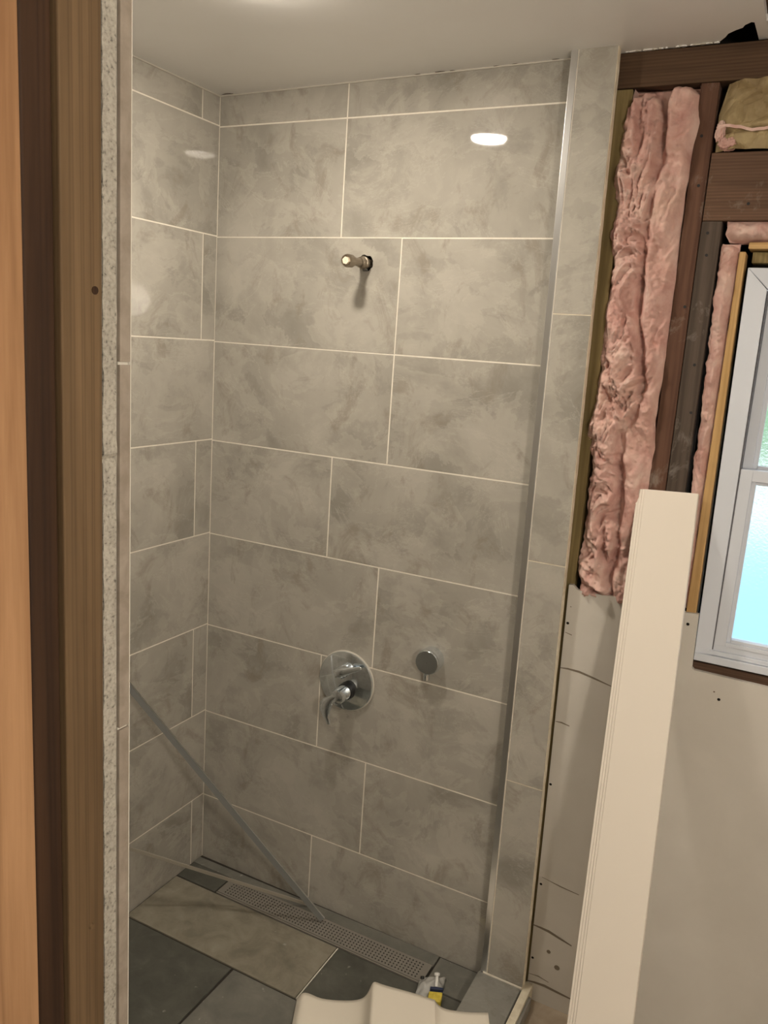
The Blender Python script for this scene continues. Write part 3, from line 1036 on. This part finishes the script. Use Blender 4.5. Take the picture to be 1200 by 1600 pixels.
# ------------------------------------------------------------------ linear drain
drain = empty('linear_drain', (.54, -.09, 0))
tag(drain, 'long perforated steel drain grate set in the slate floor along the wall', 'floor drain')
DX0, DX1, DY0, DY1 = .170, .914, -.127, -.052
mb = MB()
zt = .0016
pitch = .0110
ncx, ncy = 64, 6
mx = (DX1 - DX0 - ncx * pitch) / 2
my = (DY1 - DY0 - ncy * pitch) / 2
for ix in range(ncx):
    for iy in range(ncy):
        cx_, cy_ = DX0 + mx + (ix + .5) * pitch, DY0 + my + (iy + .5) * pitch
        h = pitch / 2
        if ix % 10 == 9 and False:
            continue
        rr_ = .0028
        ri = [(cx_ + rr_ * math.cos(PI / 8 + PI / 4 * k), cy_ + rr_ * math.sin(PI / 8 + PI / 4 * k)) for k in range(8)]
        ou = [(cx_ + h, cy_ + h * .41), (cx_ + h * .41, cy_ + h), (cx_ - h * .41, cy_ + h), (cx_ - h, cy_ + h * .41),
              (cx_ - h, cy_ - h * .41), (cx_ - h * .41, cy_ - h), (cx_ + h * .41, cy_ - h), (cx_ + h, cy_ - h * .41)]
        co = [(cx_ + h, cy_ + h), (cx_ - h, cy_ + h), (cx_ - h, cy_ - h), (cx_ + h, cy_ - h)]
        vs = [(x, y, zt) for x, y in ri] + [(x, y, zt) for x, y in ou] + [(x, y, zt) for x, y in co] + [(x, y, zt - .0015) for x, y in ri]
        fs = []
        for k in range(8):
            k2 = (k + 1) % 8
            fs.append((k, 8 + k, 8 + k2, k2))
            fs.append((k, k2, 20 + k2, 20 + k))
        fs += [(8, 16, 9), (10, 17, 11), (12, 18, 13), (14, 19, 15)]
        mb.raw(vs, fs, 'steel')
mb.box(DX0, DX1, DY0, DY0 + my, -.001, zt, 'steel')
mb.box(DX0, DX1, DY1 - my, DY1, -.001, zt, 'steel')
mb.box(DX0, DX0 + mx, DY0 + my, DY1 - my, -.001, zt, 'steel')
mb.box(DX1 - mx, DX1, DY0 + my, DY1 - my, -.001, zt, 'steel')
mb.build('grate', drain)
mb = MB()
mb.box(DX0 - .001, DX1 + .001, DY0 - .0065, DY0 - .0015, -.004, .0008, 'steel')
mb.box(DX0 - .001, DX1 + .001, DY1 + .0010, DY1 + .0030, -.004, .0004, 'steel')
mb.box(DX0, DX1, DY0, DY1, -.0038, -.0030, 'steel_dark')
mb.build('channel', drain)

# ------------------------------------------------------------------ two strips leaning in the shower
def strip(name, a, b, wd, th, up, mt, label, lip=None):
    a, b = Vector(a), Vector(b)
    d = (b - a).normalized()
    up = Vector(up)
    s = d.cross(up).normalized()
    t = s.cross(d).normalized()
    mb = MB()
    q = lambda c, i, j: c + t * i + s * j
    mb.hexa([q(a, 0, 0), q(a, wd, 0), q(a, wd, th), q(a, 0, th), q(b, 0, 0), q(b, wd, 0), q(b, wd, th), q(b, 0, th)], mt)
    if lip:
        mb.hexa([q(a, wd, 0), q(a, wd + .0018, 0), q(a, wd + .0018, lip), q(a, wd, lip), q(b, wd, 0), q(b, wd + .0018, 0), q(b, wd + .0018, lip), q(b, wd, lip)], 'alu')
    o = fix_normals(mb.build(name))
    return tag(o, label, 'metal strip')

# points on the left wall / floor where the ends rest
strip('metal_strip', (.0065, -.4800, .9050), (.531, -.070, .0060), .017, .007, (0, 0, 1), 'galv', 'steep grey metal strip slanting from the left wall down onto the drain', lip=.007)
strip('metal_strip', (.0050, -.3800, .2430), (.458, -.030, .0040), .010, .004, (0, 0, 1), 'galv_light', 'thin pale strip slanting low across the shower corner to the floor')

# ------------------------------------------------------------------ crumpled white sheet and plastic bag
P = [(.645, .004), (.652, .014), (.659, .026), (.678, .025), (.705, .014), (.756, .020), (.798, .029), (.820, .042), (.830, .056), (.838, .080), (.843, .1), (.850, .1), (.871, .094), (.938, .089), (.992, .079), (1.004, .078)]
Q = [(1.000, .080), (1.008, .068), (1.023, .056), (1.056, .0545), (1.10, .060), (1.141, .069)]
def sheet(mb, P, ext, th=.0035, lift=0.0):
    pts = []
    for (x0, z0), (x1, z1) in zip(P[:-1], P[1:]):
        for k in range(3):
            pts.append((x0 + (x1 - x0) * k / 3, z0 + (z1 - z0) * k / 3))
    pts.append(P[-1])
    # one smoothing pass
    for _ in range(3):
        pts = [pts[0]] + [((a[0] + 2 * b[0] + c[0]) / 4, (a[1] + 2 * b[1] + c[1]) / 4) for a, b, c in zip(pts[:-2], pts[1:-1], pts[2:])] + [pts[-1]]
    vs, fs = [], []
    m_ = 14
    for j in range(m_ + 1):
        e = ext * j / m_
        for x, z in pts:
            y = -.36 + .33 * (x - .67)
            vs.append((x + .42 * e, y - .90 * e, z + lift * e + .004 * noise.noise(Vector((x * 9, e * 9, 0))) * j / m_))
    W = len(pts)
    for j in range(m_):
        for k in range(W - 1):
            a = j * W + k
            fs.append((a, a + 1, a + W + 1, a + W))
    mb.raw(vs, fs, 'foam', True)
mb = MB()
sheet(mb, P, .17, lift=.03)
o = mb.build('foam_sheet')
so = o.modifiers.new('thick', 'SOLIDIFY'); so.thickness = .003; so.offset = -1
tag(o, 'wavy cream white foam sheet lying on the shower floor at the bottom edge', 'foam sheet')
mb = MB()
sheet(mb, Q, .17, lift=.03)
s2 = mb.build('folded_flap', o)
so = s2.modifiers.new('thick', 'SOLIDIFY'); so.thickness = .003; so.offset = -1

bag = empty('plastic_bag', (.94, -.18, 0))
tag(bag, 'small clear plastic pouch with yellow label peeking out behind the white foam sheet', 'plastic bag')
mb = MB()
nn = 26
vs, fs = [], []
for j in range(nn + 1):
    for i in range(nn + 1):
        s, t = i / nn, j / nn
        x = .905 + .066 * s + .020 * (1 - t)
        y = -.125 - .085 * (1 - t) + .045 * s
        z = .006 + .030 * math.sin(PI * s) ** .5 * math.sin(PI * (t * .9 + .05)) + .007 * noise.noise(Vector((s * 5, t * 5, 2)))
        vs.append((x, y, max(.004, z)))
for j in range(nn):
    for i in range(nn):
        a = j * (nn + 1) + i
        fs.append((a, a + 1, a + nn + 2, a + nn + 1))
mb.raw(vs, fs, 'plastic', True)
pl = mb.build('pouch', bag)
so = pl.modifiers.new('thick', 'SOLIDIFY'); so.thickness = .0008
mb = MB()
mb.hexa([(.965, -.205, .004), (1.000, -.190, .004), (.992, -.160, .004), (.957, -.175, .004),
         (.965, -.205, .026), (1.000, -.190, .026), (.992, -.160, .030), (.957, -.175, .030)], 'yellow')
mb.build('yellow_label', bag, bevel=.003)
mb = MB()
mb.hexa([(.958, -.172, .026), (.992, -.157, .026), (.990, -.150, .026), (.956, -.165, .026),
         (.958, -.172, .036), (.992, -.157, .036), (.990, -.150, .036), (.956, -.165, .036)], 'blue_label')
mb.build('blue_band', bag, bevel=.001)
mb = MB()
mb.cyl((.968, -.150, .030), (.962, -.135, .052), .0052, .0046, 16, 'white_gloss')
mb.lathe((.962, -.135, .050), (.960, -.131, .058), [(0, .0046), (.2, .0078), (.8, .0078), (1, .004), (1, .001)], 16, 'white_gloss')
mb.build('white_cap', bag)
mb = MB()
mb.cyl((.918, -.135, .020), (.916, -.131, .026), .006, .005, 14, 'black')
mb.build('dark_button', bag)

# ------------------------------------------------------------------ recessed ceiling lamps
proto = None
labels = ['recessed ceiling lamp above the shower, just past the top edge of the photo',
          'unseen recessed lamp assumed behind the camera, added for its light']
for (lx, ly, e), lab in zip(LAMPS, labels):
    t = empty('recessed_light', (lx, ly, ceil_z(lx)))
    tag(t, lab, 'ceiling light', 'recessed ceiling lights')
    z = ceil_z(lx)
    mb = MB()
    mb.lathe((lx, ly, z + .002), (lx, ly, z - .006), [(0, .075), (.6, .075), (1, .069), (1, .058), (.5, .056), (0, .056)], 64, 'white_gloss')
    mb.build('trim_ring', t)
    lm = M['lens'].copy()
    lm.node_tree.nodes['Principled BSDF'].inputs['Emission Strength'].default_value = e
    mb = MB()
    mb.lathe((lx, ly, z - .0005), (lx, ly, z - .0130), [(0, .001), (0, .055), (.45, .055), (.75, .053), (.93, .046), (1, .036), (1, .001)], 48, lm)
    mb.build('lens', t)

gx, gy, gz, gr, ge = FILL_GLOBE
t = empty('fill_globe_lamp', (gx, gy, gz))
tag(t, 'unseen globe bulb on a cord, added out of view to fill the room with light', 'lamp')
mb = MB()
mb.cyl((gx, gy, gz + gr + .05), (gx, gy, ceil_z(gx)), .004, None, 12, 'black')
mb.build('cord', t)
mb = MB()
mb.lathe((gx, gy, gz + gr * .9), (gx, gy, gz + gr + .06), [(0, .001), (0, .028), (.6, .026), (1, .008), (1, .001)], 28, 'white_gloss')
mb.build('lamp_holder', t)
lm = M['lens'].copy()
lm.node_tree.nodes['Principled BSDF'].inputs['Emission Strength'].default_value = ge
mb = MB()
mb.lathe((gx, gy, gz - gr), (gx, gy, gz + gr), [((1 - math.cos(PI * k / 16)) / 2, gr * math.sin(PI * k / 16)) for k in range(17)], 32, lm)
mb.build('bulb', t)

# ------------------------------------------------------------------ outdoors behind the obscured panes
M['pool'] = mat('pool_water', (.30, .62, .88), .4)
M['patio'] = noisy_mat('pale_paving', (.75, .76, .74), (.85, .86, .84), 3, .8, 0)
M['leaf'] = noisy_mat('hedge_leaves', (.16, .34, .16), (.42, .62, .36), 5, .8, .5)
mb = MB()
mb.box(-12, 14, .6, 40, -.9, -.6, 'patio')
struct(mb.build('ground'))
mb = MB()
mb.box(-8, 10, 3.0, 11.0, -.6, -.57, 'pool')
tag(mb.build('swimming_pool'), 'bright blue pool area blurred behind the lower window pane', 'pool')
mb = MB()
blob(mb, (1.5, 24, .9), 9, 1.5, 1.9, 'leaf', 3.0, 40, .12)
tag(mb.build('hedge'), 'pale green hedge blurred behind the upper window pane', 'hedge')
